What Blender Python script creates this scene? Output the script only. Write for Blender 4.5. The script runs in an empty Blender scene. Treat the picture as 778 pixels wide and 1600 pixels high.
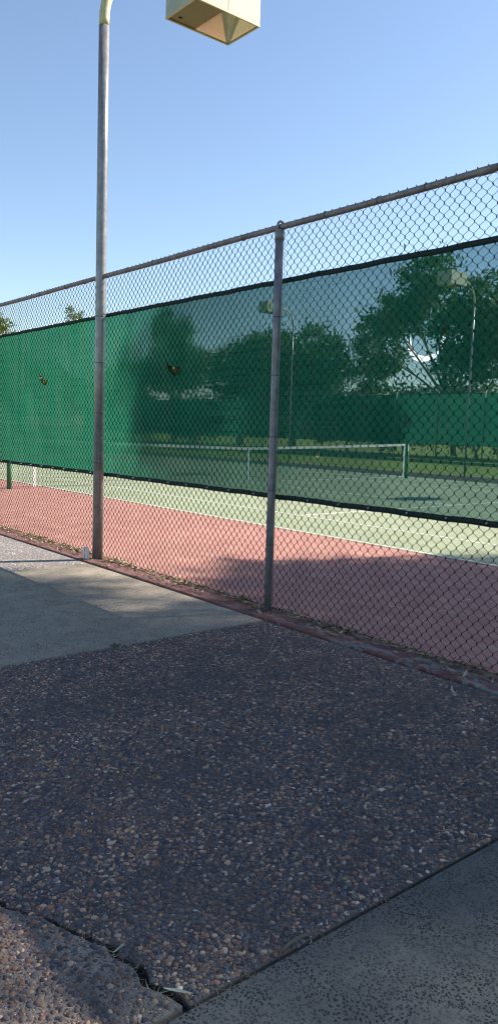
import bpy, bmesh, math, random
import numpy as np
from mathutils import Vector, Matrix, geometry
random.seed(7); rng = np.random.default_rng(7)
PI = math.pi
scene = bpy.context.scene
COL = scene.collection

# ------------------------------------------------------------------ helpers
def tag(o, label=None, cat=None, group=None, kind=None):
    if label: o['label'] = label
    if cat: o['category'] = cat
    if group: o['group'] = group
    if kind: o['kind'] = kind
    return o

def empty(name, loc=(0, 0, 0), rz=0):
    o = bpy.data.objects.new(name, None); COL.objects.link(o)
    o.location = loc; o.rotation_euler = (0, 0, rz); o.empty_display_size = .1
    return o

class MB:
    """collects vertices / faces, then links one mesh object"""
    def __init__(s): s.v = []; s.f = []; s.sm = []; s.n = 0
    def add(s, v, f, smooth=True):
        v = np.asarray(v, float).reshape(-1, 3)
        s.v.append(v)
        for q in f: s.f.append(tuple(int(i) + s.n for i in q)); s.sm.append(smooth)
        s.n += len(v)
    def box(s, x0, x1, y0, y1, z0, z1):
        v = [(x, y, z) for x in (x0, x1) for y in (y0, y1) for z in (z0, z1)]
        s.add(v, [(0, 1, 3, 2), (4, 6, 7, 5), (0, 4, 5, 1), (2, 3, 7, 6), (0, 2, 6, 4), (1, 5, 7, 3)], False)
    def tube(s, pts, r, n=10, cap=True, smooth=True):
        pts = [Vector(p) for p in pts]
        rs = r if hasattr(r, '__len__') else [r] * len(pts)
        t0 = (pts[1] - pts[0]).normalized()
        a = t0.orthogonal().normalized()
        V = []
        for i, p in enumerate(pts):
            if i == 0: t = pts[1] - pts[0]
            elif i == len(pts) - 1: t = pts[-1] - pts[-2]
            else: t = (pts[i + 1] - pts[i]).normalized() + (pts[i] - pts[i - 1]).normalized()
            t.normalize(); a = (a - t * a.dot(t)).normalized(); b = t.cross(a)
            for k in range(n):
                w = 2 * PI * k / n
                V.append(p + (a * math.cos(w) + b * math.sin(w)) * rs[i])
        F = []
        for i in range(len(pts) - 1):
            for k in range(n):
                F.append((i * n + k, i * n + (k + 1) % n, (i + 1) * n + (k + 1) % n, (i + 1) * n + k))
        if cap:
            F.append(tuple(range(n - 1, -1, -1))); F.append(tuple((len(pts) - 1) * n + k for k in range(n)))
        s.add([tuple(v) for v in V], F, smooth)
    def build(s, name, mat, parent=None, bevel=0, seg=2):
        me = bpy.data.meshes.new(name)
        me.from_pydata(np.concatenate(s.v).tolist(), [], s.f)
        me.polygons.foreach_set('use_smooth', s.sm)
        if mat: me.materials.append(mat)
        o = bpy.data.objects.new(name, me); COL.objects.link(o)
        if parent: o.parent = parent
        if bevel:
            m = o.modifiers.new('bevel', 'BEVEL'); m.width = bevel; m.segments = seg; m.limit_method = 'ANGLE'
        me.update()
        return o

def np_mesh(name, V, F, mat, parent=None, smooth=True):
    """V (n,3), F (m,k) arrays of equal-sized faces"""
    me = bpy.data.meshes.new(name)
    V = np.asarray(V, np.float32); F = np.asarray(F, np.int32)
    m, k = F.shape
    me.vertices.add(len(V)); me.vertices.foreach_set('co', V.ravel())
    me.loops.add(m * k); me.loops.foreach_set('vertex_index', F.ravel())
    me.polygons.add(m)
    me.polygons.foreach_set('loop_start', np.arange(0, m * k, k, dtype=np.int32))
    me.polygons.foreach_set('loop_total', np.full(m, k, np.int32))
    me.polygons.foreach_set('use_smooth', np.full(m, smooth))
    me.materials.append(mat)
    me.update(calc_edges=True)
    o = bpy.data.objects.new(name, me); COL.objects.link(o)
    if parent: o.parent = parent
    return o

# ------------------------------------------------------------------ materials
class Mat:
    def __init__(s, name):
        s.m = bpy.data.materials.new(name); s.m.use_nodes = True
        s.t = s.m.node_tree; s.t.nodes.clear()
        s.out = s.t.nodes.new('ShaderNodeOutputMaterial')
    def n(s, typ, **kw):
        nd = s.t.nodes.new('ShaderNode' + typ)
        for k, v in kw.items():
            if k == 'inp':
                for a, b in v.items():
                    if isinstance(b, bpy.types.NodeSocket): s.t.links.new(b, nd.inputs[a])
                    else: nd.inputs[a].default_value = b
            else: setattr(nd, k, v)
        return nd
    def l(s, a, b): s.t.links.new(a, b)
    def pos(s, scale=(1, 1, 1)):
        g = s.n('TexCoord'); mp = s.n('Mapping', inp={'Vector': g.outputs['Object'], 'Scale': scale}); return mp.outputs[0]
    def noise(s, vec, scale, detail=4, rough=.55, dist=0):
        return s.n('TexNoise', inp={'Vector': vec, 'Scale': scale, 'Detail': detail, 'Roughness': rough, 'Distortion': dist}).outputs['Fac']
    def ramp(s, fac, stops, interp='LINEAR'):
        r = s.n('ValToRGB', inp={'Fac': fac}); e = r.color_ramp.elements; r.color_ramp.interpolation = interp
        while len(e) < len(stops): e.new(.5)
        for i, (p, c) in enumerate(stops):
            e[i].position = p; e[i].color = (*c, 1) if hasattr(c, '__len__') else (c, c, c, 1)
        return r.outputs[0]
    def mix(s, fac, a, b, mode='MIX'):
        nd = s.n('MixRGB', blend_type=mode)
        for k, v in (('Fac', fac), ('Color1', a), ('Color2', b)):
            if isinstance(v, bpy.types.NodeSocket): s.l(v, nd.inputs[k])
            else: nd.inputs[k].default_value = v if k == 'Fac' else ((*v, 1) if len(v) == 3 else v)
        return nd.outputs[0]
    def math(s, op, a, b=0.0):
        nd = s.n('Math', operation=op)
        for i, v in enumerate((a, b)):
            if isinstance(v, bpy.types.NodeSocket): s.l(v, nd.inputs[i])
            else: nd.inputs[i].default_value = v
        return nd.outputs[0]
    def bump(s, h, strength=.3, dist=.01):
        return s.n('Bump', inp={'Height': h, 'Strength': strength, 'Distance': dist}).outputs[0]
    def pbr(s, color, rough=.8, metal=0, normal=None, spec=None):
        b = s.n('BsdfPrincipled')
        for k, v in (('Base Color', color), ('Roughness', rough), ('Metallic', metal)):
            if isinstance(v, bpy.types.NodeSocket): s.l(v, b.inputs[k])
            else: b.inputs[k].default_value = (*v, 1) if hasattr(v, '__len__') else v
        if spec is not None: b.inputs['Specular IOR Level'].default_value = spec
        if normal: s.l(normal, b.inputs['Normal'])
        s.l(b.outputs[0], s.out.inputs[0]); return b

def m_metal(name, c1, c2, rough=.55, metal=.55, spec=.5, sc=14, rust=None):
    m = Mat(name); p = m.pos(); f = m.noise(p, sc, 6, .65); f2 = m.noise(m.pos((30, 30, 3)), 3, 4)
    c = m.mix(m.ramp(f, [(.35, 0), (.65, 1)]), c1, c2)
    c = m.mix(m.math('MULTIPLY', m.ramp(f2, [(.45, 0), (.7, 1)]), .45), c, tuple(x * .6 for x in c1))
    if rust:
        c = m.mix(m.ramp(m.noise(p, 45, 5, .7), [(.58, 0), (.72, .75)]), c, rust)
    m.pbr(c, rough, metal, m.bump(f, .15, .002), spec); return m.m

def m_concrete(name, base, pit=.0, red=False):
    m = Mat(name); p = m.pos()
    big = m.noise(p, 1.3, 5, .6); mid = m.noise(p, 11, 6, .65); fine = m.noise(p, 160, 3, .7)
    c = m.mix(m.ramp(big, [(.3, 0), (.7, 1)]), tuple(x * .78 for x in base), tuple(x * 1.12 for x in base))
    c = m.mix(m.math('MULTIPLY', m.ramp(mid, [(.4, 0), (.72, 1)]), .5), c, tuple(x * .62 for x in base))
    stain = m.ramp(m.noise(p, 2.4, 7, .7, 1.2), [(.52, 0), (.60, .3), (.75, .1)])
    c = m.mix(stain, c, tuple(x * .45 for x in base))
    c = m.mix(.5, c, m.ramp(fine, [(.3, .25), (.7, .75)]), 'OVERLAY')
    nw = m.n('TexNoise', inp={'Vector': p, 'Scale': 90.0}); ps = m.n('VectorMath', operation='SCALE', inp={'Scale': .008}); m.l(nw.outputs['Color'], ps.inputs[0])
    pa = m.n('VectorMath', operation='ADD'); m.l(p, pa.inputs[0]); m.l(ps.outputs[0], pa.inputs[1])
    v = m.n('TexVoronoi', inp={'Vector': pa.outputs[0], 'Scale': 112.0}); d = v.outputs['Distance']
    rnd = m.n('SeparateColor', inp={'Color': v.outputs['Color']}).outputs[0]
    hole = m.math('MULTIPLY', m.ramp(d, [(.32, 1), (.50, 0)]), m.ramp(rnd, [(.5 - pit * .4, 0), (.56 - pit * .4, 1)]))
    dens = m.ramp(m.noise(p, 6, 3), [(.3, .25), (.6, 1)])
    hole = m.math('MULTIPLY', hole, dens)
    c = m.mix(m.math('MULTIPLY', hole, .9), c, (.008, .008, .010))
    br = m.noise(m.pos((14, 260, 1)), 1.6, 2)
    h = m.math('SUBTRACT', m.math('ADD', m.math('MULTIPLY', fine, .5), m.math('MULTIPLY', br, .5)), hole)
    m.pbr(c, .8, 0, m.bump(h, .55, .004), .3); return m.m

def m_aggregate(name, scale=70, light=1.0):
    m = Mat(name); p = m.pos()
    w = m.n('TexNoise', inp={'Vector': p, 'Scale': 40.0, 'Detail': 2.0})
    pv = m.n('VectorMath', operation='ADD'); sc = m.n('VectorMath', operation='SCALE', inp={'Scale': .006})
    m.l(w.outputs['Color'], sc.inputs[0]); m.l(p, pv.inputs[0]); m.l(sc.outputs[0], pv.inputs[1])
    v = m.n('TexVoronoi', inp={'Vector': pv.outputs[0], 'Scale': float(scale)})
    rnd = m.n('SeparateColor', inp={'Color': v.outputs['Color']}).outputs[0]
    k = light
    c = m.ramp(rnd, [(0, (.05 * k, .055 * k, .07 * k)), (.3, (.10 * k, .095 * k, .10 * k)), (.5, (.19 * k, .15 * k, .125 * k)),
                     (.68, (.085 * k, .095 * k, .12 * k)), (.8, (.26 * k, .21 * k, .17 * k)), (.95, (.4 * k, .36 * k, .3 * k))], 'CONSTANT')
    c = m.mix(m.ramp(v.outputs['Distance'], [(.42, 0), (.62, 1)]), c, (.13 * k, .12 * k, .115 * k))
    c = m.mix(m.math('MULTIPLY', m.ramp(m.noise(p, 2.0, 4), [(.35, 0), (.7, 1)]), .4), c, (.06 * k, .058 * k, .06 * k))
    m.pbr(c, .8, 0, m.bump(m.math('SUBTRACT', 1.0, v.outputs['Distance']), .9, .008), .3); return m.m

def m_matrix(name, base):
    m = Mat(name); p = m.pos()
    n1 = m.noise(p, 220, 4, .7); n2 = m.noise(p, 5, 4, .6)
    c = m.mix(m.ramp(n2, [(.3, 0), (.7, 1)]), tuple(x * .7 for x in base), tuple(x * 1.25 for x in base))
    c = m.mix(.6, c, m.ramp(n1, [(.3, .2), (.7, .8)]), 'OVERLAY')
    m.pbr(c, .95, 0, m.bump(n1, .8, .004), .2); return m.m

def m_pebble(name, k=1.0):
    m = Mat(name)
    g = m.n('NewGeometry'); r = g.outputs['Random Per Island']; p = m.pos()
    stops = [(0, (.030, .036, .052)), (.17, (.052, .058, .078)), (.31, (.075, .062, .062)), (.42, (.06, .072, .096)),
             (.53, (.115, .078, .062)), (.62, (.13, .115, .10)), (.71, (.085, .09, .10)), (.79, (.19, .15, .115)),
             (.86, (.16, .095, .075)), (.91, (.23, .21, .19)), (.955, (.27, .21, .155)), (.992, (.36, .34, .30))]
    c = m.ramp(r, [(a, (b[0] * k * 1.24, b[1] * k * 1.0, b[2] * k * .86)) for a, b in stops], 'CONSTANT')
    c = m.mix(.45, c, m.ramp(m.noise(p, 420, 3, .7), [(.3, .3), (.7, .72)]), 'OVERLAY')
    dirt = m.ramp(m.noise(p, 2.6, 6, .7, .5), [(.42, 0), (.62, 1)])
    c = m.mix(m.math('MULTIPLY', dirt, .6), c, (.048 * k, .042 * k, .044 * k))
    m.pbr(c, .8, 0, m.bump(m.noise(p, 500, 2), .2, .001), .25); return m.m

def m_court(name, base, worn):
    m = Mat(name); p = m.pos()
    big = m.noise(p, .55, 5, .6, .4); mid = m.noise(p, 4.5, 6, .6); fine = m.noise(p, 240, 3, .8)
    c = m.mix(m.ramp(big, [(.3, 0), (.7, 1)]), tuple(x * .86 for x in base), tuple(x * 1.06 for x in base))
    c = m.mix(m.math('MULTIPLY', m.ramp(mid, [(.42, 0), (.68, 1)]), .55), c, worn)
    c = m.mix(.35, c, m.ramp(fine, [(.3, .3), (.7, .7)]), 'OVERLAY')
    st = m.ramp(m.noise(m.pos((1.2, 7, 1)), 1.5, 5, .65), [(.56, 0), (.66, 1)])
    c = m.mix(m.math('MULTIPLY', st, .34), c, tuple(x * .5 for x in base))
    m.pbr(c, .85, 0, m.bump(fine, .35, .002), .12); return m.m

def m_kerb():
    m = Mat('kerb_paint'); p = m.pos()
    conc = m.mix(m.ramp(m.noise(p, 30, 5, .7), [(.3, 0), (.7, 1)]), (.10, .10, .10), (.24, .24, .24))
    mask = m.ramp(m.noise(m.pos((1, 2.2, 1)), 7.5, 8, .72, .3), [(.5, 0), (.535, 1)])
    # more bare concrete towards the right end of the strip
    x = m.n('SeparateXYZ', inp={'Vector': p}).outputs[0]
    bias = m.ramp(m.math('MULTIPLY', m.math('ADD', x, 4.4), .35), [(0, 0), (.6, 1)])
    mask = m.math('MULTIPLY', mask, m.math('ADD', m.math('MULTIPLY', bias, .75), .3))
    red = m.mix(m.ramp(m.noise(p, 60, 4, .7), [(.35, 0), (.65, 1)]), (.085, .03, .03), (.18, .08, .07))
    c = m.mix(mask, red, conc)
    m.pbr(c, .85, 0, m.bump(m.math('SUBTRACT', m.noise(p, 90, 4), mask), .5, .003), .3); return m.m

def m_leaf(name, stops, trans=.35, rough=.55):
    m = Mat(name); g = m.n('NewGeometry'); r = g.outputs['Random Per Island']
    c = m.ramp(r, stops)
    big = m.noise(m.pos(), .5, 3)
    c = m.mix(m.math('MULTIPLY', m.ramp(big, [(.35, 0), (.65, 1)]), .5), c, m.mix(.5, c, (.5, .5, .2), 'MULTIPLY'))
    b = m.n('BsdfPrincipled', inp={'Roughness': rough}); m.l(c, b.inputs['Base Color'])
    t = m.n('BsdfTranslucent'); m.l(m.mix(1.0, c, (1.0, 1.25, .5), 'MULTIPLY'), t.inputs['Color'])
    mx = m.n('MixShader', inp={0: trans}); m.l(b.outputs[0], mx.inputs[1]); m.l(t.outputs[0], mx.inputs[2])
    m.l(mx.outputs[0], m.out.inputs[0]); return m.m

def m_bark(name, c1, c2):
    m = Mat(name); p = m.pos((6, 6, 1.2)); f = m.noise(p, 3, 6, .65)
    m.pbr(m.mix(m.ramp(f, [(.35, 0), (.65, 1)]), c1, c2), .9, 0, m.bump(f, .7, .03), .2); return m.m

def m_screen(name, open_=.30, k=1.0):
    m = Mat(name)
    # knitted weave: rows stronger than columns, plus soft uneven bands
    fine = m.noise(m.pos((40, 40, 420)), 1.0, 2, .6); rows = m.noise(m.pos((1.3, 1, 30)), 1.0, 3, .7)
    blot = m.noise(m.pos(), 1.8, 4, .6)
    f = m.math('ADD', m.math('MULTIPLY', m.math('SUBTRACT', fine, .5), .28), m.math('MULTIPLY', m.math('SUBTRACT', rows, .5), .22))
    f = m.math('ADD', f, m.math('MULTIPLY', m.math('SUBTRACT', blot, .5), .16))
    # thick knitted threads: the open gaps close as the cloth is met at a slant
    g = m.n('NewGeometry'); dt = m.n('VectorMath', operation='DOT_PRODUCT'); m.l(g.outputs['Incoming'], dt.inputs[0]); m.l(g.outputs['Normal'], dt.inputs[1])
    ca = m.math('ABSOLUTE', dt.outputs['Value'])
    op = m.math('MAXIMUM', m.math('MULTIPLY', m.math('SUBTRACT', ca, .43), open_), 0.02)
    op = m.math('SUBTRACT', op, m.math('MULTIPLY', f, m.math('MULTIPLY', op, 2.5)))
    fac = m.n('Clamp', inp={0: m.math('SUBTRACT', 1.0, op)}).outputs[0]
    col = m.mix(m.ramp(rows, [(.3, 0), (.7, 1)]), (.010 * k, .098 * k, .060 * k), (.016 * k, .126 * k, .080 * k))
    fold = m.noise(m.pos((1, 1, .35)), 2.6, 5, .55, .6)
    nb = m.bump(fold, .9, .09)
    dust = m.ramp(m.noise(m.pos((2.5, 1, .8)), 2.2, 6, .65), [(.45, 0), (.8, .35)])
    col = m.mix(dust, col, (.075 * k, .13 * k, .095 * k))
    d = m.n('BsdfDiffuse'); m.l(col, d.inputs[0]); m.l(nb, d.inputs['Normal'])
    t = m.n('BsdfTranslucent'); m.l(col, t.inputs[0]); m.l(nb, t.inputs['Normal'])
    a = m.n('MixShader', inp={0: .6}); m.l(d.outputs[0], a.inputs[1]); m.l(t.outputs[0], a.inputs[2])
    tr = m.n('BsdfTransparent', inp={0: (.74, .93, 1, 1)})
    b = m.n('MixShader'); m.l(fac, b.inputs[0]); m.l(tr.outputs[0], b.inputs[1]); m.l(a.outputs[0], b.inputs[2])
    m.l(b.outputs[0], m.out.inputs[0]); return m.m

def m_plain(name, c, rough=.6, metal=0, sc=30, var=.2, spec=.4):
    m = Mat(name); f = m.noise(m.pos(), sc, 4)
    m.pbr(m.mix(f, tuple(x * (1 - var) for x in c), tuple(x * (1 + var) for x in c)), rough, metal, m.bump(f, .15, .002), spec); return m.m

def m_ground():
    m = Mat('lawn'); p = m.pos()
    a = m.noise(p, .16, 5, .6); b = m.noise(p, 3, 6, .7); f = m.noise(p, 40, 3, .7)
    c = m.mix(m.ramp(b, [(.3, 0), (.7, 1)]), (.07, .12, .022), (.17, .22, .05))
    c = m.mix(m.ramp(a, [(.5, 0), (.66, .8)]), c, (.22, .18, .10))
    m.pbr(c, .95, 0, m.bump(f, .8, .05), .15); return m.m

GALV = m_metal('galvanised_steel', (.14, .145, .165), (.25, .255, .27), .5, .3, .5)
RAILM = m_metal('weathered_rail', (.15, .135, .135), (.26, .235, .23), .6, .3, .4, 16, (.17, .085, .05))
POLEM = m_metal('pole_steel', (.15, .152, .165), (.25, .25, .255), .33, .3, .9)
CREAM = m_metal('cream_paint', (.42, .38, .20), (.50, .46, .27), .45, 0, .5, 5)
WIRE = m_plain('vinyl_wire', (.009, .014, .014), .7, 0, 60, .3, .15)
TIE = m_plain('tie_wire_steel', (.09, .085, .085), .5, .4)
HEM = m_plain('screen_hem', (.008, .028, .024), .7, 0, 40, .35)
GROM = m_plain('grommet', (.55, .55, .52), .35, .6)
WHITE = m_plain('white_paint', (.6, .6, .58), .7, 0, 20, .06)
GREENP = m_plain('green_post_paint', (.035, .16, .07), .45, 0, 20, .2)
NETM = m_plain('net_cord', (.015, .018, .018), .8)
SCREEN = m_screen('windscreen_fabric', .82)
SCREENF = m_screen('far_windscreen_fabric', .12, .8)

# ------------------------------------------------------------------ world, sun, camera
SV = Vector((.378, .926, math.tan(math.radians(37)))).normalized()
w = bpy.data.worlds.new('World'); scene.world = w; w.use_nodes = True
nt = w.node_tree; bg = nt.nodes['Background']
sky = nt.nodes.new('ShaderNodeTexSky'); sky.sky_type = 'NISHITA'; sky.sun_disc = False
sky.sun_elevation = math.radians(37); sky.sun_rotation = math.atan2(SV.x, SV.y)
sky.air_density = 1.0; sky.dust_density = .6; sky.ozone_density = 1.3; sky.altitude = 300
nt.links.new(sky.outputs[0], bg.inputs[0]); bg.inputs[1].default_value = .078
sun = bpy.data.lights.new('sun', 'SUN'); sun.energy = 5.0; sun.angle = math.radians(.53); sun.color = (1, .89, .74)
so = bpy.data.objects.new('sun', sun); COL.objects.link(so); so.rotation_euler = SV.to_track_quat('Z', 'Y').to_euler(); so.location = (0, 0, 30)

cam = bpy.data.cameras.new('camera'); co = bpy.data.objects.new('camera', cam); COL.objects.link(co); scene.camera = co
cam.sensor_fit = 'VERTICAL'; cam.sensor_height = 36; cam.sensor_width = 17.5; cam.lens = 36 * 1199.884 / 1600
cam.clip_start = .05; cam.clip_end = 3000
r = Vector((0.6313437, 0.77498733, 0.02828026)); u = Vector((-0.10070715, 0.04577383, 0.99386258)); f = Vector((-0.76893641, 0.6303169, -0.10694578))
M = Matrix((r, u, -f)).transposed().to_4x4(); M.translation = (0, 0, 1.379); co.matrix_world = M
scene.cycles.pixel_filter_type = 'BLACKMAN_HARRIS'; scene.cycles.filter_width = 1.15
vs = scene.view_settings; vs.view_transform = 'Standard'; vs.look = 'None'; vs.gamma = 1; vs.exposure = 1.48; vs.use_curve_mapping = False

# ------------------------------------------------------------------ ground, court
FY = 3.77           # fence line
GZ = -.05
b = MB(); b.add([(-900, -700, 0), (700, -700, 0), (700, 1200, 0), (-900, 1200, 0)], [(0, 1, 2, 3)], False)
g = b.build('ground', m_ground()); g.location.z = GZ; tag(g, kind='structure')
RED = m_court('court_red', (.29, .142, .126), (.40, .25, .205)); GRN = m_court('court_green', (.205, .245, .165), (.30, .32, .235))
b = MB(); b.box(-34, 3.0, 3.862, 19.8, -.2, 0); tag(b.build('court_surround', RED), kind='structure')
b = MB(); b.box(-27.46, -3.63, 7.15, 18.17, .0005, .004); tag(b.build('court_surface', GRN), kind='structure')
b = MB(); b.box(-33.9, 2.9, 18.172, 19.75, .0005, .0035); tag(b.build('court_margin', GRN), kind='structure')
b = MB(); b.box(-60, 4, 22.402, 23.0, -.2, -.02); tag(b.build('kerb', m_plain('brown_edging', (.16, .11, .08), .95, 0, 6, .4, .2)), kind='structure')
b = MB(); b.box(-60, 4, 19.802, 22.4, -.2, -.012)  # flat dark strip between the green margin and the brown edging
tag(b.build('perimeter_strip', m_plain('dark_strip', (.035, .034, .036), .95, 0, 6, .3, .1)), kind='structure')
LINE = Mat('line_paint')
p_ = LINE.pos(); wm = LINE.ramp(LINE.noise(p_, 9, 7, .75), [(.42, 0), (.66, .75)])
LINE.pbr(LINE.mix(wm, (.6, .6, .56), (.34, .34, .28)), .8); LINE = LINE.m
def line(x0, x1, y0, y1):
    b = MB(); b.box(x0, x1, y0, y1, .0045, .008); tag(b.build('court_line', LINE), kind='structure')
for y in (7.176, 18.125): line(-27.43, -3.66, y, y + .05)
for y in (8.548, 16.755): line(-27.37, -3.72, y, y + .036)
for x in (-27.43, -3.71): line(x, x + .05, 7.235, 18.12)
for x in (-9.145, -21.945): line(x, x + .05, 8.605, 16.75)
line(-21.89, -9.15, 12.64, 12.69)

# kerb strip under the fence
b = MB()
b.box(-34, 3.0, 3.592, 3.858, -.12, .012)
tag(b.build('kerb', m_kerb(), bevel=.012, seg=3), kind='structure')
b = MB(); b.box(-34, 8, -6, 3.585, -.049, -.017)
tag(b.build('joint_soil', m_plain('joint_soil', (.035, .028, .022), 1, 0, 90, .7, .1)), kind='structure')

# paving slabs
CONC = m_concrete('concrete', (.30, .262, .212), .6)
CONCP = m_concrete('pitted_concrete', (.125, .116, .112), .98)
AGG = m_aggregate('aggregate_far', 62, 1.8)
MTX = m_matrix('aggregate_mortar', (.125, .107, .10)); MTX2 = m_matrix('aggregate_mortar_pale', (.19, .165, .15))
def slab(name, poly, mat, top=0.0, bevel=.006):
    b = MB(); n = len(poly)
    v = [(x, y, -.028) for x, y in poly] + [(x, y, top) for x, y in poly]
    F = [tuple(range(n, 2 * n)), tuple(range(n - 1, -1, -1))] + [(i, (i + 1) % n, n + (i + 1) % n, n + i) for i in range(n)]
    b.add(v, F, False); o = b.build(name, mat, bevel=bevel, seg=2); tag(o, kind='structure'); return o
G = .006
def rect(x0, x1, y0, y1): return [(x0 + G, y0 + G), (x1 - G, y0 + G), (x1 - G, y1), (x0 + G, y1)]
YE = 3.578
for x0, x1, m, nm in ((-20.65, -17.9, AGG, 'aggregate_slab'), (-17.9, -15.15, CONC, 'concrete_slab'), (-15.15, -12.4, AGG, 'aggregate_slab'), (-12.4, -9.65, CONC, 'concrete_slab'),
                      (-9.65, -6.9, AGG, 'aggregate_slab'), (-6.9, -4.15, CONC, 'concrete_slab'), (-1.385, 1.37, CONCP, 'concrete_slab'), (1.37, 4.1, AGG, 'aggregate_slab')):
    slab(nm, rect(x0, x1, -2.2, YE), m)
for k in range(9):
    x0 = -20.65 + 2.75 * k; slab('aggregate_slab' if k % 2 else 'concrete_slab', rect(x0, x0 + 2.75, -5.9, -2.2), AGG if k % 2 else CONC)
# cracked slab: two pieces with a ragged gap
ck = [(-4.144, .36), (-3.7, .33), (-3.3, .45), (-3.0, .43), (-2.7, .60), (-2.4, .66), (-2.2, .75), (-2.10, .775), (-2.04, .79), (-1.99, .805), (-1.94, .832), (-1.88, .868), (-1.83, .882),
      (-1.76, .91), (-1.69, .945), (-1.64, .945), (-1.60, .952), (-1.55, .965), (-1.51, .957), (-1.47, .972), (-1.43, .985), (-1.391, .988)]
fine = []
for (xa, ya), (xb, yb) in zip(ck[:-1], ck[1:]):
    k = max(1, int(abs(xb - xa) / .022))
    for i in range(k):
        t = i / k; fine.append((xa + (xb - xa) * t, ya + (yb - ya) * t + random.gauss(0, .0055)))
fine.append(ck[-1])
wd = [(.0045 + .0115 * min(1, max(0, (x + 2.3) / .8)) + random.gauss(0, .0022)) for x, _ in fine]
upper = [(x, y + w_) for (x, y), w_ in zip(fine, wd)]; lower = [(x, y - w_ * .8) for (x, y), w_ in zip(fine, wd)]
slab('aggregate_slab', upper + [(-1.391, YE), (-4.144, YE)], MTX, -.002, .004)
slab('aggregate_slab', lower[::-1] + [(-4.144, -2.19), (-1.391, -2.19)], MTX2, .006, .002)
ux = np.array([p[0] for p in upper]); uy = np.array([p[1] for p in upper]); ly = np.array([p[1] for p in lower])

def pebbles(name, x0, x1, y0, y1, sp, z, mat, keep, smin, smax):
    nx = int((x1 - x0) / sp); ny = int((y1 - y0) / (sp * .87))
    gx, gy = np.meshgrid(np.arange(nx), np.arange(ny))
    px = x0 + (gx + .5 * (gy % 2)) * sp + rng.normal(0, sp * .36, gx.shape); py = y0 + gy * sp * .87 + rng.normal(0, sp * .36, gx.shape)
    px = px.ravel(); py = py.ravel(); k = keep(px, py); px = px[k]; py = py[k]; n = len(px)
    s = (smin + (smax - smin) * rng.random(n) ** 1.7); asp = rng.uniform(.45, .95, n); hh = s * rng.uniform(.28, .5, n)
    ro = rng.random(n) * 2 * PI; zz = z + rng.uniform(-.0018, .0010, n)
    # dome: 6 + 6 + 1
    a = np.arange(7) / 7 * 2 * PI
    ring = [(np.cos(a), np.sin(a), np.full(7, -.35)), (np.cos(a) * .86, np.sin(a) * .86, np.full(7, .48)), (np.array([0.]), np.array([0.]), np.array([.95]))]
    T = np.array([np.concatenate([q[i] for q in ring]) for i in range(3)]).T
    V = np.repeat(T[None], n, 0); V[:, :14, :2] *= rng.uniform(.86, 1.12, (n, 14, 1))
    X = V[..., 0] * s[:, None]; Y = V[..., 1] * (s * asp)[:, None]; Z = V[..., 2] * hh[:, None]
    tl = rng.normal(0, .12, (n, 2)); Z = Z + X * tl[:, :1] + Y * tl[:, 1:]
    c, s_ = np.cos(ro)[:, None], np.sin(ro)[:, None]
    P = np.stack([X * c - Y * s_ + px[:, None], X * s_ + Y * c + py[:, None], Z + zz[:, None]], -1)
    F = [(i, (i + 1) % 7, 7 + (i + 1) % 7, 7 + i) for i in range(7)] + [(7 + i, 7 + (i + 1) % 7, 14, 14) for i in range(7)]
    # quads and tris: use triangles only
    Ft = []
    for q in F:
        if q[2] == q[3]: Ft.append(q[:3])
        else: Ft += [(q[0], q[1], q[2]), (q[0], q[2], q[3])]
    Fa = (np.array(Ft)[None] + (np.arange(n) * 15)[:, None, None]).reshape(-1, 3)
    o = np_mesh(name, P.reshape(-1, 3), Fa, mat); tag(o, kind='stuff'); return o
pebbles('embedded_pebbles', -4.135, -1.39, .33, 3.57, .0112, -.0010, m_pebble('pebble', 1.6),
        lambda x, y: (y > np.interp(x, ux, uy) + .002) & (x > -4.13) & (x < -1.394) & (rng.random(x.shape) < .97), .0036, .0128)
pebbles('embedded_pebbles', -3.4, -1.39, -.4, 1.0, .0118, .0062, m_pebble('pebble_pale', 1.35),
        lambda x, y: (y < np.interp(x, ux, ly) - .006) & (x < -1.394) & (rng.random(x.shape) < .84), .0034, .0125)

pebbles('embedded_grit', -3.0, -1.39, .45, 1.9, .0058, -.0012, m_pebble('grit', 1.5), lambda x, y: (y > np.interp(x, ux, uy) + .001) & (x < -1.393), .0012, .0034)
pebbles('embedded_grit', -2.4, -1.39, .2, 1.0, .0052, .0060, m_pebble('grit_pale', 1.8), lambda x, y: (y < np.interp(x, ux, ly) - .002) & (x < -1.393), .0012, .0036)

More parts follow.
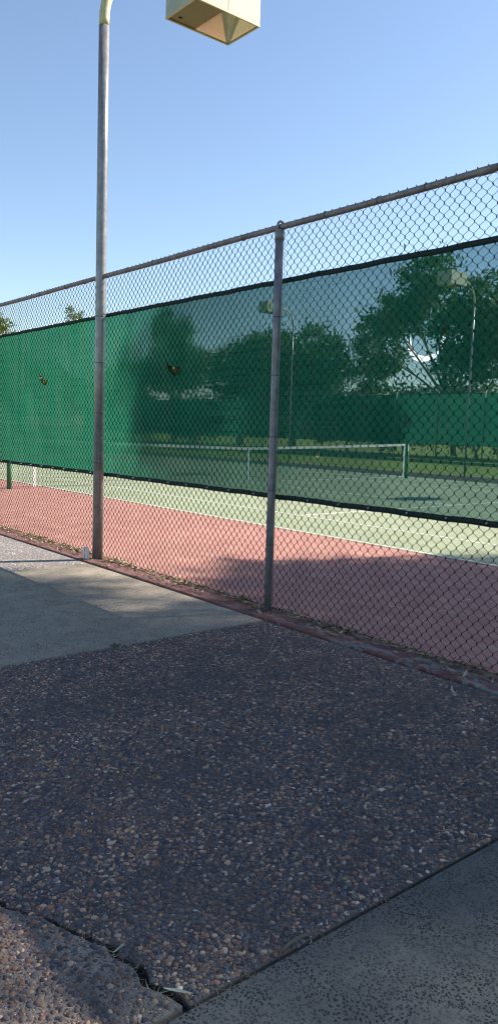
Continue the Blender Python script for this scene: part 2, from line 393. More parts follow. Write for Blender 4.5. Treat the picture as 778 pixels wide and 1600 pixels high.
# ------------------------------------------------------------------ chain link
def chain_link(x0, x1, z0, z1, y, a, r_, mat, parent, name='chain_link', knob=.0050, barb=True):
    n = int(round((x1 - x0) / a)); L = int(round((z1 - z0) / a))
    zs = []; side = []
    for j in range(L + 1):
        zs += [z0 + j * a - knob, z0 + j * a + knob]; side += [j % 2, j % 2]
    zs = np.array(zs); side = np.array(side)
    m = len(zs)
    k = np.arange(n)
    par = (side[None] + k[:, None]) % 2
    cx = x0 + a * (k[:, None] + par) + rng.normal(0, a * .035, (n, m)); yy = y + np.where(par, .003, -.003); zz = zs[None] + rng.normal(0, a * .015, (n, 1)) + 0 * cx
    # bulge of the whole fabric
    yy = yy + .006 * np.sin(cx * 2.1) * np.sin(zz * 1.7)
    ctr = np.stack([cx, yy, zz], -1)                       # n,m,3
    offs = np.array([(r_, 0, 0), (0, r_, 0), (-r_, 0, 0), (0, -r_, 0)])
    V = (ctr[:, :, None, :] + offs[None, None]).reshape(-1, 3)
    base = (np.arange(n)[:, None, None] * m * 4 + np.arange(m - 1)[None, :, None] * 4 + np.arange(4)[None, None])
    nxt = (np.arange(n)[:, None, None] * m * 4 + np.arange(m - 1)[None, :, None] * 4 + ((np.arange(4) + 1) % 4)[None, None])
    F = np.stack([base, nxt, nxt + 4, base + 4], -1).reshape(-1, 4)
    return np_mesh(name, V, F, mat, parent)

fence = empty('chain_link_fence', (-4.326, FY, 0)); FO = Vector((-4.326, FY, 0))
tag(fence, 'chain link fence with weathered grey posts and top rail along the near court edge', 'fence')
class P:                                                   # part builder: world coordinates under a parent at origin o
    pass
def wbuild(b, name, mat, parent, org, **kw):
    b.v = [v - np.array(org) for v in b.v]
    o = b.build(name, mat, parent, **kw); return o
RZ = 2.836
bays = [-17.86, -15.14, -12.42, -9.72, -7.02, -4.326, -1.63, 1.07, 3.0]
A = .036
x = bays[0]
for i in range(len(bays) - 1):
    n = round((bays[i + 1] - bays[0]) / A) * A + bays[0]
    o = chain_link(x, n, .03, .03 + 79 * A, FY + .036, A, .0026, WIRE, None); o.parent = fence; o.location = -FO; x = n
rail = MB(); pts = [(x_, FY, RZ + .003 * math.sin(x_ * 2.3) - .0) for x_ in np.arange(-17.9, 3.05, .3)]
rail.tube(pts, .0215, 12); railo = wbuild(rail, 'top_rail', RAILM, fence, FO)
for x_ in [-9.9 + .43 * i + random.uniform(-.06, .06) for i in range(20)]:
    t = MB(); t.tube([(x_ - .0035, FY, RZ), (x_ + .0035, FY, RZ)], .0245, 12); wbuild(t, 'tie_wire', TIE, railo, FO)
for x_ in (-8.45, -2.62):
    t = MB(); t.tube([(x_ - .05, FY, RZ), (x_ + .05, FY, RZ)], .0236, 12); wbuild(t, 'rail_sleeve', RAILM, railo, FO)
for x_ in bays:
    if abs(x_ + 7.02) < .01 or x_ == 3.0: continue
    p = MB(); py = FY - .012
    p.tube([(x_, py, .0), (x_, py, 1.0), (x_, py, 2.0), (x_, py, RZ - .035)], .0305, 18)
    po = wbuild(p, 'post', GALV, fence, FO)
    c = MB(); c.tube([(x_, py, RZ - .095), (x_, py, RZ - .03)], .0345, 18)
    c.tube([(x_, py, RZ - .03), (x_, py, RZ - .02)], [.0345, .028], 18)
    ring = [(x_, FY - .002 + .031 * math.cos(t), RZ + .004 + .036 * math.sin(t)) for t in np.linspace(-.5, PI + .5, 14)]
    c.tube(ring, .009, 8); wbuild(c, 'post_cap', GALV, po, FO)
    for z in (.52, .93, 1.33, 1.78, 2.2):
        t = MB(); t.tube([(x_, py, z - .003), (x_, py, z + .003)], .0325, 16)
        t.tube([(x_ + .03, py + .01, z), (x_ + .045, FY + .034, z + .01), (x_ + .035, FY + .045, z + .02)], .0018, 6)
        wbuild(t, 'tie_wire', TIE, po, FO)
# bottom tension wire
b = MB(); b.tube([(-17.8, FY + .036, .035), (-4.3, FY + .036, .03), (3, FY + .036, .035)], .0022, 6); wbuild(b, 'tension_wire', WIRE, fence, FO)

# ------------------------------------------------------------------ windscreen
def windscreen(name, x0, x1, z0, z1, y, mat, holes, label, dx=.12, wav=.02):
    root = empty(name, (x0, y, 0)); org = Vector((x0, y, 0)); tag(root, label, 'windscreen')
    def yy(x, z): return y + wav * math.sin(x * 2.3 + 1.1 * math.sin(z * 2)) * math.sin((z - z0) / (z1 - z0) * PI) + .4 * wav * math.sin(x * 7.1 + z * 3)*math.sin((z - z0) / (z1 - z0) * PI)
    vs_, ed = [], []
    nx = int((x1 - x0) / dx); nz = max(2, int((z1 - z0) / dx))
    for i in range(nx + 1):
        for j in range(nz + 1):
            px, pz = x0 + (x1 - x0) * i / nx, z0 + (z1 - z0) * j / nz
            if any(min((px - a) ** 2 + (pz - b_) ** 2 for a, b_ in h) < .0004 for h in holes): continue
            vs_.append(Vector((px, pz)))
    for h in holes:
        s = len(vs_); vs_ += [Vector(q) for q in h]; ed += [(s + k, s + (k + 1) % len(h)) for k in range(len(h))]
    ov, _, fa, *_r = geometry.delaunay_2d_cdt(vs_, ed, [], 0, 1e-5)
    def inside(p, h):
        c = False
        for k in range(len(h)):
            (xa, ya), (xb, yb) = h[k - 1], h[k]
            if (ya > p[1]) != (yb > p[1]) and p[0] < (xb - xa) * (p[1] - ya) / (yb - ya) + xa: c = not c
        return c
    F = []
    for f_ in fa:
        c = sum((ov[i] for i in f_), Vector((0, 0))) / len(f_)
        if not any(inside(c, h) for h in holes): F.append(tuple(f_))
    b = MB(); b.add([(v.x, yy(v.x, v.y), v.y) for v in ov], F, True); wbuild(b, 'fabric', mat, root, org)
    return root, org
holes = [[(-3.155, 1.977), (-3.159, 1.941), (-3.15, 1.896), (-3.109, 1.84), (-3.04, 1.815), (-2.953, 1.83), (-2.901, 1.86), (-2.88, 1.893), (-2.865, 1.939), (-2.872, 2.016), (-2.889, 2.017), (-2.892, 1.949), (-2.893, 1.905), (-2.933, 1.862), (-3.009, 1.850), (-3.083, 1.868), (-3.12, 1.921), (-3.132, 1.975)],
         [(-5.907, 1.971), (-5.882, 1.921), (-5.84, 1.872), (-5.751, 1.825), (-5.674, 1.844), (-5.638, 1.889), (-5.646, 1.907), (-5.735, 1.911), (-5.814, 1.918), (-5.866, 1.936), (-5.883, 1.969)],
         [(-8.575, 1.963), (-8.568, 1.892), (-8.501, 1.834), (-8.434, 1.811), (-8.368, 1.83), (-8.328, 1.878), (-8.328, 1.905), (-8.374, 1.875), (-8.434, 1.874), (-8.501, 1.904), (-8.551, 1.955)],
         [(-3.945, 1.21), (-3.924, 1.192), (-3.898, 1.205), (-3.906, 1.239), (-3.925, 1.222)]]
SY = FY + .062
ws, wo = windscreen('windscreen', -17.8, 2.9, .875, 2.475, SY, SCREEN, holes,
                    'translucent green mesh windscreen with crescent cuts tied along the near chain link fence')
for nm, z, sg in (('top_hem', 2.472, -1), ('bottom_hem', .878, 1)):
    b = MB(); pts = []
    for x_ in np.arange(-17.8, 2.91, .075):
        ph = ((x_ + 17.8) % .3) / .3
        pts.append((x_, SY, z + sg * .003 * math.sin(ph * PI) + .002 * math.sin(x_ * 9)))
    b.tube(pts, .019, 8); b.v = [v * np.array((1, .45, 1)) + np.array((0, SY * .55, 0)) for v in b.v]
    ho = wbuild(b, nm, HEM, ws, wo)
    for x_ in np.arange(-10.3, -1.7, .3):
        if abs(x_ + 7.02) < .06 or abs(x_ + 4.33) < .05: continue
        t = MB(); xx = x_ + random.uniform(-.02, .02)
        t.tube([(xx - .008, SY - .012, z + .004), (xx + .006, SY - .02, z + .010), (xx + .014, FY + .02, z + .006)], .0042, 6); wbuild(t, 'grommet_tie', GROM, ho, wo)

# ------------------------------------------------------------------ court lights
OLIVE = m_plain('ballast_panel', (.20, .17, .08), .6, .2)
REFL = m_plain('reflector', (.96, .80, .58), .12, 1.0, 12, .05)
DARKP = m_plain('dark_bracket', (.03, .03, .035), .6)
HOUS = m_metal('lamp_housing', (.34, .36, .27), (.42, .43, .33), .5, .0, .5, 6)
gm = Mat('lens_glass'); gb = gm.n('BsdfGlossy', inp={'Color': (.8, .8, .75, 1), 'Roughness': .08}); gt = gm.n('BsdfTransparent', inp={'Color': (.92, .92, .85, 1)})
gmx = gm.n('MixShader', inp={0: .13}); gm.l(gt.outputs[0], gmx.inputs[1]); gm.l(gb.outputs[0], gmx.inputs[2]); gm.l(gmx.outputs[0], gm.out.inputs[0]); GLASS = gm.m
def court_light(dz=0, q=1.0):
    root = empty('court_light')
    b = MB(); b.tube([(0, 0, -.02), (0, 0, 2), (0, 0, 4), (0, 0, 5.16 + dz)], [.053 * q, .052 * q, .051 * q, .050 * q], 22)
    po = b.build('pole', POLEM, root)
    b = MB(); b.tube([(0, 0, .0), (0, 0, .012)], .062, 22); b.build('base_collar', m_plain('rust', (.22, .09, .05), .9), po)
    for z in (.55, 1.0, 1.5, 2.0, 2.45):
        t = MB(); t.tube([(0, 0, z - .003), (0, 0, z + .003)], .0545 * q, 18); t.build('tie_wire', TIE, po)
    b = MB(); pts = [(0, 0, 5.155 + dz)] + [(0, .62 - .62 * math.cos(t), 5.22 + dz + .62 * math.sin(t)) for t in np.linspace(0, PI / 2, 14)] + [(0, .86, 5.84 + dz)]
    b.tube(pts, .049 * q, 20); b.build('arm', CREAM, root)
    H0, H1, W, Y0, Y1 = 5.62 + dz, 6.02 + dz, .275, .86, 1.68
    h = MB(); T = .006
    h.box(-W, -W + T, Y0, Y1, H0, H1); h.box(W - T, W, Y0, Y1, H0, H1)
    h.box(-W + T, W - T, Y0, Y0 + T, H0, H1); h.box(-W + T, W - T, Y1 - T, Y1, H0, H1)
    h.box(-W + T, W - T, Y0 + T, Y1 - T, H1 - T, H1)
    ho = h.build('lamp_housing', HOUS, root)
    rm = MB(); R = .016
    rm.box(-W - .003, -W + R, Y0 - .003, Y1 + .003, H0 - .010, H0 + .001); rm.box(W - R, W + .003, Y0 - .003, Y1 + .003, H0 - .010, H0 + .001)
    rm.box(-W + R, W - R, Y0 - .003, Y0 + R, H0 - .010, H0 + .001); rm.box(-W + R, W - R, Y1 - R, Y1 + .003, H0 - .010, H0 + .001)
    rm.build('door_frame', CREAM, ho)
    ym = Y0 + .36
    b = MB(); b.box(-W + T + .001, W - T - .001, Y0 + T + .001, ym, H0 + .006, H0 + .012); b.build('ballast_panel', OLIVE, ho)
    b = MB(); b.box(-W + .09, -W + .12, Y0 + .1, Y0 + .13, H0 - .002, H0 + .0055); b.build('latch', DARKP, ho)
    rf = MB(); x0, x1 = -W + T + .002, W - T - .002; y0, y1 = ym + .004, Y1 - T - .002; z = H0 + .012; zt = H0 + .30
    ax0, ax1, ay0, ay1 = -.05, .05, (y0 + y1) / 2 - .03, (y0 + y1) / 2 + .03
    v = [(x0, y0, z), (x1, y0, z), (x1, y1, z), (x0, y1, z), (ax0, ay0, zt), (ax1, ay0, zt), (ax1, ay1, zt), (ax0, ay1, zt)]
    rf.add(v, [(0, 1, 5, 4), (1, 2, 6, 5), (2, 3, 7, 6), (3, 0, 4, 7), (4, 5, 6, 7)], False); rf.build('reflector', REFL, ho)
    b = MB(); b.tube([(0, (y0 + y1) / 2, zt - .01), (0, (y0 + y1) / 2, zt - .05), (0, (y0 + y1) / 2, zt - .12), (0, (y0 + y1) / 2, zt - .15)], [.03, .045, .04, .01], 12); b.build('bulb', m_plain('bulb', (.75, .72, .62), .2), ho)
    b = MB(); b.box(-W + R, W - R, ym + .004, Y1 - R, H0 - .005, H0 - .002); b.build('lens', GLASS, ho)
    b = MB(); b.box(-.075, .075, Y0 - .016, Y0 - .001, 5.76 + dz, 5.93 + dz); b.tube([(0, Y0 - .06, 5.84 + dz), (0, Y0 - .016, 5.84 + dz)], .06, 18); b.build('arm_bracket', DARKP, ho)
    b = MB(); b.box(W + .0005, W + .002, Y0 + .4, Y0 + .403, H0 + .02, H1 - .01); b.build('seam', OLIVE, ho)
    return root
def kids(o): return [c for c in bpy.data.objects if c.parent == o]
def copy_tree(o, parent=None):
    c = o.copy(); COL.objects.link(c); c.parent = parent
    for ch in kids(o): copy_tree(ch, c)
    return c
cl = court_light(); cl.location = (-7.02, FY - .012, 0); cl.rotation_euler = (0, math.radians(.62), 0); far0 = court_light(.55, .62)
GL = 'shoebox lights on gooseneck poles round the court'
tag(cl, 'grey gooseneck light pole with boxy cream lamp standing in the near fence line', 'court light', GL)
for x_, lb in ((-15.6, 'gooseneck court light beyond the court, seen through the right part of the green windscreen'),
               (-24.5, 'farther gooseneck court light seen through the green windscreen just beside the grey fence post'),
               (-7.2, 'gooseneck court light beyond the court, outside the picture to the right')):
    c = far0 if x_ == -15.6 else copy_tree(far0); c.location = (x_, 22.2, 0); c.rotation_euler = (0, 0, PI); tag(c, lb, 'court light', GL)

# ------------------------------------------------------------------ tennis net
NX = -15.545; N0, N1 = 6.262, 19.06
net = empty('tennis_net', (NX, (N0 + N1) / 2, 0)); NO = Vector((NX, (N0 + N1) / 2, 0))
tag(net, 'tennis net with white top tape stretched between two green posts across the court', 'tennis net')
def nz(y): t = abs((y - (N0 + N1) / 2) / ((N1 - N0) / 2)); return .914 + .156 * t ** 1.15
for y in (N0, N1):
    b = MB(); b.tube([(NX, y, -.02), (NX, y, 1.085)], .05, 16); b.tube([(NX, y, 1.085), (NX, y, 1.10)], [.054, .045], 16)
    po = wbuild(b, 'post', GREENP, net, NO)
    b = MB(); b.tube([(NX + .05, y, .8), (NX + .1, y, .8), (NX + .1, y + .03, .72)], .009, 8); wbuild(b, 'crank', TIE, po, NO)
b = MB(); ys = np.linspace(N0 + .12, N1 - .12, 50); V = []; F = []
for i, y in enumerate(ys):
    for xx, zz in ((-.018, 0), (-.018, -.065), (.018, -.065), (.018, 0)): V.append((NX + xx, y, nz(y) + zz))
for i in range(len(ys) - 1):
    for k in range(4): F.append((i * 4 + k, i * 4 + (k + 1) % 4, i * 4 + 4 + (k + 1) % 4, i * 4 + 4 + k))
b.add(V, F, False); wbuild(b, 'top_tape', WHITE, net, NO)
b = MB(); b.tube([(NX, N0, 1.06), (NX, N0 + .13, nz(N0 + .12) - .01)], .006, 6); b.tube([(NX, N1, 1.06), (NX, N1 - .13, nz(N1 - .12) - .01)], .006, 6); wbuild(b, 'cable', NETM, net, NO)
b = MB(); m_ = (N0 + N1) / 2; b.box(NX - .02, NX + .02, m_ - .028, m_ + .028, .006, nz(m_) + .004); wbuild(b, 'center_strap', WHITE, net, NO)
for y in (N0 + .55, N1 - .16):
    b = MB(); b.box(NX - .012, NX + .012, y - .03, y + .03, .04, nz(y) - .066); wbuild(b, 'side_band', WHITE, net, NO)
b = MB(); b.tube([(NX, N0 + .55, .045), (NX, m_ - 2, .02), (NX, m_ + 2, .02), (NX, N1 - .15, .045)], .005, 6); wbuild(b, 'bottom_cord', WHITE, net, NO)
b = MB()
for y in np.arange(N0 + .2, N1 - .15, .09): b.tube([(NX, y, .05), (NX, y, nz(y) - .06)], .0022, 3, False)
for k in range(1, 11): b.tube([(NX, y, .05 + (nz(y) - .11) * k / 11) for y in np.linspace(N0 + .2, N1 - .16, 20)], .0022, 3, False)
wbuild(b, 'netting', NETM, net, NO)

# ------------------------------------------------------------------ far fence and its windscreen
FF = 36.0; ffo = Vector((-35, FF, GZ)); ff = empty('chain_link_fence', ffo)
tag(ff, 'distant chain link fence across the grass beyond the court, below the trees', 'fence')
for k in range(24):
    x_ = -70 + 3.05 * k
    b = MB(); b.tube([(x_, FF - .03, GZ), (x_, FF - .03, 3.85)], .035, 8); wbuild(b, 'post', GALV, ff, ffo)
b = MB(); b.tube([(-70, FF, 3.86), (0, FF, 3.86)], .022, 8); b.tube([(-70, FF, GZ + .03), (0, FF, GZ + .03)], .02, 6); wbuild(b, 'top_rail', RAILM, ff, ffo)
o = chain_link(-70, 0, GZ, 3.86, FF + .04, .12, .003, WIRE, None, knob=.01); o.parent = ff; o.location = -ffo
w2, w2o = windscreen('windscreen', -70, -.1, .84, 3.66, FF + .06, SCREENF, [], 'dark green windscreen hung on the distant fence below the trees', .7, .05)
b = MB(); b.tube([(-70, FF + .06, 3.66), (-.1, FF + .06, 3.66)], .02, 6); b.tube([(-70, FF + .06, .84), (-.1, FF + .06, .84)], .02, 6); wbuild(b, 'hem', HEM, w2, w2o)

# ------------------------------------------------------------------ trees
LG = m_leaf('leaf_green', [(0, (.022, .055, .016)), (.5, (.045, .095, .022)), (1, (.085, .14, .035))])
LY = m_leaf('leaf_yellow_green', [(0, (.06, .10, .02)), (.5, (.13, .17, .035)), (1, (.22, .24, .07))])
LB = m_leaf('leaf_brownish', [(0, (.07, .06, .03)), (.5, (.12, .10, .05)), (1, (.10, .13, .05))])
LE = m_leaf('leaf_eucalyptus', [(0, (.06, .09, .05)), (.5, (.11, .15, .07)), (1, (.17, .20, .11))])
BK = m_bark('bark', (.10, .075, .055), (.20, .165, .13)); BKP = m_bark('bark_pale', (.28, .24, .19), (.42, .38, .32))
def leaves(parts, per, size, droop=0, seed=1, clump=.35, fill=.35):
    """parts: list of ellipsoids (x,y,z,rx,ry,rz). returns V,F"""
    R_ = np.random.default_rng(seed); Vs = []
    cen = []
    for (cx, cy, cz, rx, ry, rz) in parts:
        n = max(6, int(per * rx * ry ** .5 * rz ** .5 / 2))
        d = R_.normal(size=(n, 3)); d /= np.linalg.norm(d, axis=1)[:, None]
        rad = np.where(R_.random(n) < fill, R_.random(n) ** .5 * .8, R_.uniform(.72, 1.12, n))
        cen.append(np.array([cx, cy, cz]) + d * rad[:, None] * np.array([rx, ry, rz]))
    cen = np.concatenate(cen)
    k = 60
    cl_s = clump * R_.uniform(.55, 1.35, len(cen))
    P_ = cen[:, None] + R_.normal(size=(len(cen), k, 3)) * cl_s[:, None, None] * np.array([1, 1, .7])
    P_ = P_.reshape(-1, 3); N = len(P_)
    a = R_.normal(size=(N, 3)); a[:, 2] -= droop; a /= np.linalg.norm(a, axis=1)[:, None]
    b_ = np.cross(a, R_.normal(size=(N, 3))); b_ /= np.linalg.norm(b_, axis=1)[:, None]
    s = size * R_.uniform(.6, 1.3, N)[:, None]
    V = np.stack([P_ - a * s, P_ + b_ * s * .38, P_ + a * s, P_ - b_ * s * .38], 1).reshape(-1, 3)
    F = np.arange(N * 4).reshape(-1, 4)
    return V, F, cen
def tree(name, x, y, parts, label, leafm, bark, per=26, size=.16, trunk=.22, droop=0, seed=1, clump=.4, cat='tree', group=None, trunkless=False, fill=.35, base=None):
    root = empty(name, (x, y, GZ)); tag(root, label, cat, group)
    V, F, cen = leaves(parts, per, size, droop, seed, clump, fill)
    np_mesh('crown', V - np.array([x, y, GZ]), F, leafm, root, False)
    R2 = random.Random(seed)
    b = MB(); zlow = min(p[2] - p[5] * .6 for p in parts); top = max(p[2] for p in parts)
    zf = max(.5, min(zlow, top * .3)) if not trunkless else .3
    c0 = Vector((sum(p[0] for p in parts) / len(parts), sum(p[1] for p in parts) / len(parts), 0))
    fork = Vector((x, y, 0)).lerp(c0, .35); fork.z = zf
    b.tube([(x, y, GZ - .05), ((x + fork.x) / 2 + .08, (y + fork.y) / 2, zf * .5), tuple(fork)], [trunk * 1.25, trunk, trunk * .85], 12)
    for p in parts:
        c = Vector(p[:3]); mid = fork.lerp(c, .5) + Vector((R2.uniform(-.3, .3), R2.uniform(-.3, .3), .2))
        b.tube([tuple(fork), tuple(mid), tuple(c)], [trunk * .75, trunk * .45, trunk * .2], 8)
        for q in range(7):
            e = c + Vector((R2.uniform(-1, 1) * p[3], R2.uniform(-1, 1) * p[4], R2.uniform(-.5, 1) * p[5])) * .85
            s0 = mid.lerp(c, R2.random()); m2 = s0.lerp(e, .5) + Vector((R2.uniform(-.2, .2), R2.uniform(-.2, .2), .15))
            b.tube([tuple(s0), tuple(m2), tuple(e)], [trunk * .22, trunk * .13, trunk * .04], 5)
    b.v = [v - np.array([x, y, GZ]) for v in b.v]; b.build('trunk', bark, root)
    return root
def E(cx, y, cz, rx, rz, ry=None): return (cx, y, cz, rx, ry or rx, rz)
Y = 45
tree('tall_tree', -32.6, Y, [E(-35.4, Y, 12.3, 1.9, 1.6), E(-39.2, Y, 9.9, 1.8, 1.6), E(-36.9, Y, 10.9, 1.2, 1.0), E(-31.2, Y, 9.8, 2.0, 2.2), E(-31.7, Y, 6.4, 2.2, 1.9), E(-39.0, Y, 7.0, 1.2, 1.3), E(-33.6, Y, 9.4, 1.5, 1.3), E(-28.5, Y, 8.5, 2.2, 2.6), E(-36.5, Y, 9.2, .8, .7)],
     'large spreading tree rising beyond the far fence with sky showing through its middle', LG, BK, 30, .2, .17, seed=3, clump=.42)
tree('round_tree', -56.5, Y, [E(-57.3, Y, 6.6, 2.8, 2.6), E(-55, Y, 5, 2.5, 2.2)], 'left one of two broad dark round trees beyond the far fence', LG, BK, 34, .2, .3, seed=4, clump=.45, group='dark round trees beyond the far fence')
tree('round_tree', -49.3, Y, [E(-51.9, Y, 7.6, 2.8, 2.5), E(-46.6, Y, 6.7, 2.7, 2.8), E(-49, Y, 5, 3, 2.4)], 'right and larger one of two broad dark round trees beyond the far fence', LG, BK, 34, .2, .3, seed=5, clump=.45, group='dark round trees beyond the far fence')
tree('brownish_tree', -41.7, Y + 3, [E(-43.9, Y + 3, 8.4, 1.1, 2.4), E(-43.2, Y + 3, 5.6, 1.8, 2.0)], 'thin brownish tree between the round trees and the large spreading tree', LB, BK, 30, .18, .16, seed=6, clump=.35)
tree('forked_tree', -67.6, Y, [E(-68.2, Y, 10.6, 2.0, 2.6), E(-65.0, Y, 7.4, 2.6, 2.0), E(-69.5, Y, 7.5, 2.4, 2.2)], 'dark bushy tree behind the middle crescent cut of the windscreen', LG, BK, 30, .22, .28, seed=7, clump=.5)
tree('yellow_tree', -116, Y, [E(-119, Y, 12.6, 3.4, 4.9), E(-115.5, Y, 9, 4, 4)], 'yellow green tree showing above the windscreen at the far left edge', LY, BK, 30, .3, .4, seed=8, clump=.7)
tree('small_tree', -90.8, Y, [E(-91.1, Y, 15.0, 1.1, 1.2), E(-90.0, Y, 14.0, 1.2, 1.3), E(-92.0, Y, 13.7, .9, .7)], 'small sparse tree top above the windscreen left of the light pole', LE, BK, 13, .17, .12, .6, seed=9, clump=.36, fill=.6)
tree('low_tree', -77.2, Y, [E(-77.2, Y, 5.6, 3.3, 2.6), E(-81, Y, 4.6, 3, 2.4)], 'low green tree beyond the fence just right of the light pole', LG, BK, 26, .24, .25, seed=10, clump=.5)
tree('low_tree', -100, Y, [E(-100, Y, 6.3, 4.2, 2.9), E(-94, Y, 4.9, 3.4, 2.4), E(-106, Y, 5.4, 3.6, 2.7)], 'low yellow green tree behind the leftmost crescent cut of the windscreen', LY, BK, 26, .3, .3, seed=11, clump=.6)
for i, (x_, h, m_l, lb) in enumerate([(-24, 5.6, LY, 'yellow green shrub beyond the far fence at the right edge'), (-29.5, 5.1, LY, 'yellow green shrub beyond the far fence under the right side of the large tree'),
                                  (-35.5, 4.9, LG, 'low green shrub beyond the far fence under the large tree'), (-41, 5.0, LG, 'low green shrub beyond the far fence left of the large tree'),
                                  (-61, 4.6, LG, 'low green shrub between the round tree and the bushy tree'), (-72.5, 5.0, LG, 'low green shrub left of the bushy tree')]):
    tree('shrub', x_, Y - 2, [E(x_ - 1.2, Y - 2, h * .55, 2.2, h * .42), E(x_ + 1.4, Y - 2, h * .5, 2.0, h * .40)], lb, m_l, BK, 24, .18, .1, seed=20 + i, clump=.4, cat='shrub', group='shrubs beyond the far fence', trunkless=True)
# tall tree right of the frame: its crown throws the shade on the fence and paving
SX, SYY = 3.2, 19.3
sh = [E(3.95, 19.2, 14.0, 1.4, 2.2), E(2.1, 19.8, 11.65, 1.4, 1.05), E(4.5, 18.7, 12.6, 1.4, 1.4), E(2.4, 19.3, 15.7, 1.3, 1.1), E(4.2, 19.3, 15.9, 1.1, 1.0), E(3.2, 18.8, 11.2, 1.4, .9), E(1.6, 20.6, 12.0, 1.25, 1.25), E(3.3, 21.2, 12.0, 1.4, 1.2), E(1.76, 20.2, 15.65, 1.3, 1.0), E(3.24, 19.3, 15.1, 1.3, 1.0)]
tree('eucalyptus_tree', 4.6, 19.8, sh, 'tall eucalyptus beyond the right end of the court, outside the picture', LE, BKP, 100, .12, .22, .5, seed=31, clump=.30, fill=.5)

# ------------------------------------------------------------------ litter, leaves, weed, bracket
DRY = m_leaf('dry_leaf', [(0, (.10, .07, .045)), (.35, (.26, .20, .13)), (.6, (.17, .13, .09)), (.8, (.30, .25, .18)), (1, (.48, .43, .33))], .2, .7)
PALE = m_leaf('pale_dry_leaf', [(0, (.42, .43, .33)), (1, (.46, .46, .38))], .2, .6)
def leaf_geo(L, W, curl, bend, n=7):
    V = []
    for i in range(n):
        t = i / (n - 1); wd_ = W * math.sin(PI * min(1, t * .92 + .04)) ** .8; x_ = (t - .5) * L; y_ = bend * math.sin(t * PI); z_ = curl * (2 * t - 1) ** 2
        V += [(x_, y_ - wd_, z_ + wd_ * .4), (x_, y_, z_), (x_, y_ + wd_, z_ + wd_ * .4)]
    F = []
    for i in range(n - 1):
        for k in range(2): F.append((i * 3 + k, i * 3 + 3 + k, i * 3 + 4 + k, i * 3 + 1 + k))
    return np.array(V), F
b = MB()
for i in range(2300):
    x_ = random.uniform(-11, 0.5); on = random.random()
    y_ = 3.815 + random.gauss(0, .032) if on < .72 else 3.69 + random.gauss(0, .05)
    if y_ < 3.6: continue
    if random.random() > (.45 + .55 * math.sin(x_ * 3.1) ** 2): continue
    V, F = leaf_geo(random.uniform(.018, .085), random.uniform(.004, .011), random.uniform(0, .012), random.uniform(-.012, .012), 5)
    R_ = Matrix.Rotation(random.gauss(0, .7) if random.random() < .6 else random.random() * 6.3, 3, 'Z') @ Matrix.Rotation(random.gauss(0, .5), 3, 'X') @ Matrix.Rotation(random.gauss(0, .25), 3, 'Y')
    V = V @ np.array(R_).T + np.array([x_, y_, .018 + abs(random.gauss(0, .008))]); b.add(V, F)
tag(b.build('leaf_litter', DRY), 'dry leaf litter gathered along the foot of the fence', 'leaf litter', kind='stuff')
GLF = 'fallen leaves on the paving and court'
spots = [(-1.43, .992, .004, .075, .0055, .75, 'PALE', 'pale green leaf lying across the end of the crack in the paving'),
         (-1.655, .955, .002, .045, .003, 1.9, 'PALE', 'small upright pale leaf stuck in the crack'),
         (-1.66, 1.27, .006, .032, .008, 1.4, 'DRY', 'broad tan leaf on the dark pebble slab'),
         (-2.61, 1.47, .006, .06, .004, .4, 'PALE', 'thin curved pale leaf on the left part of the pebble slab'),
         (-2.38, 3.42, .006, .13, .006, 2.5, 'PALE', 'long thin pale leaf on the pebble slab near the fence'),
         (-1.385, 1.36, .004, .15, .006, 1.55, 'DRY', 'tan leaf lying along the slab joint'),
         (-3.89, 4.70, .004, .13, .005, .5, 'PALE', 'thin pale leaf on the shaded red court behind the fence'),
         (-3.71, 5.42, .004, .12, .006, 1.6, 'PALE', 'curled pale leaf on the shaded red court at the right'),
         (-3.52, 4.95, .004, .13, .005, .3, 'PALE', 'straight pale leaf on the red court right of the other pale leaves'),
         (-4.02, 3.74, .02, .12, .007, .3, 'PALE', 'pale leaf on the kerb beside the foot of the fence post'),
         (-3.72, 3.66, .02, .12, .007, .5, 'PALE', 'curved pale leaf on the worn kerb right of the post'),
         (-6.05, 2.45, .004, .10, .006, .5, 'PALE', 'single pale leaf on the smooth concrete slab'),
         (-2.73, 2.62, .006, .07, .004, .9, 'PALE', 'thin pale leaf in the middle of the pebble slab')]
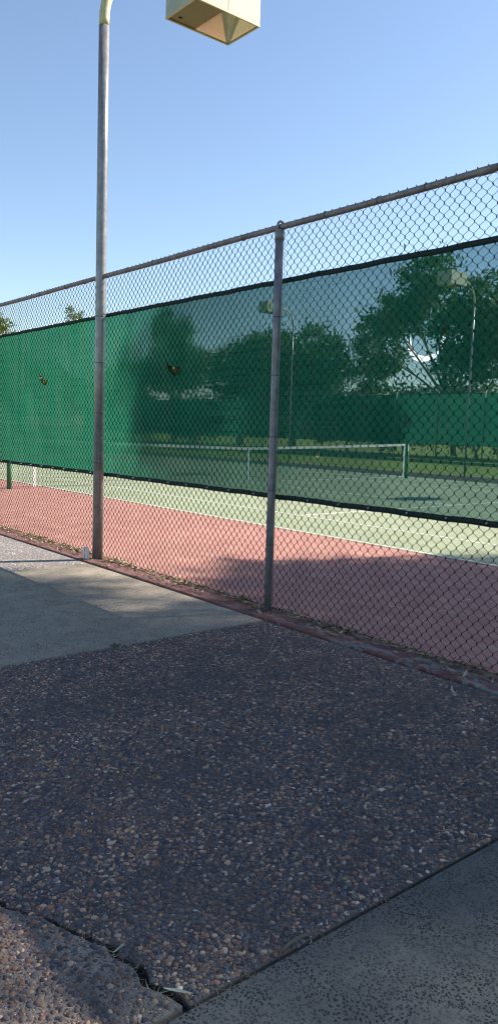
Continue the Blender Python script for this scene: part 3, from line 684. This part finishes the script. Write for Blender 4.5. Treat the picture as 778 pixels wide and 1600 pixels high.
for x_, y_, z_, L, W, a, mt, lb in spots:
    V, F = leaf_geo(L, W, .008, L * .12, 9); b = MB(); b.add(V, F)
    o = b.build('fallen_leaf', PALE if mt == 'PALE' else DRY); o.location = (x_, y_, z_ + .003); o.rotation_euler = (random.uniform(-.15, .15), random.uniform(-.1, .1), a)
    tag(o, lb, 'leaf', GLF)
# weed tuft in the joint
b = MB()
for i in range(26):
    V, F = leaf_geo(random.uniform(.02, .045), random.uniform(.003, .005), .0, .006, 5); V[:, 0] += .018
    R_ = Matrix.Rotation(random.random() * 6.3, 3, 'Z') @ Matrix.Rotation(-random.uniform(.1, .9), 3, 'Y'); b.add(V @ np.array(R_).T + np.array([random.gauss(0, .03), random.gauss(0, .012), .0]), F)
o = b.build('weed', LG); o.location = (-4.15, 2.36, -.005); tag(o, 'small green weed growing in the joint between the smooth slab and the pebble slab', 'weed')
# grass blades in the crack and joints
b = MB()
for i in range(220):
    if random.random() < .5:
        x_ = random.uniform(-2.1, -1.42); y_ = float(np.interp(x_, ux, (uy + ly) / 2)); 
    else: x_ = -1.388; y_ = random.uniform(1.0, 3.4)
    V, F = leaf_geo(random.uniform(.02, .06), .0016, .006, .012, 5)
    R_ = Matrix.Rotation(random.random() * 6.3, 3, 'Z') @ Matrix.Rotation(-random.uniform(.0, .5), 3, 'Y'); b.add(V @ np.array(R_).T + np.array([x_, y_, random.uniform(-.018, .0)]), F)
tag(b.build('joint_debris', DRY), 'dry straw and leaf bits caught in the crack and the slab joint', 'debris', kind='stuff')
# small white bracket at the foot of the light pole
b = MB(); x_, y_ = -7.075, 3.655
b.box(x_ - .032, x_ - .004, y_ - .02, y_ + .02, .012, .13); b.box(x_ + .022, x_ + .034, y_ - .02, y_ + .02, .012, .12); b.box(x_ - .004, x_ + .022, y_ + .014, y_ + .02, .012, .115)
o = wbuild(b, 'bracket', m_plain('white_plastic', (.62, .62, .60), .5, 0, 30, .1), None, (x_, y_, .012), bevel=.002); o.location = (x_, y_, .012)
tag(o, 'small white upright bracket at the foot of the tall light pole', 'bracket')
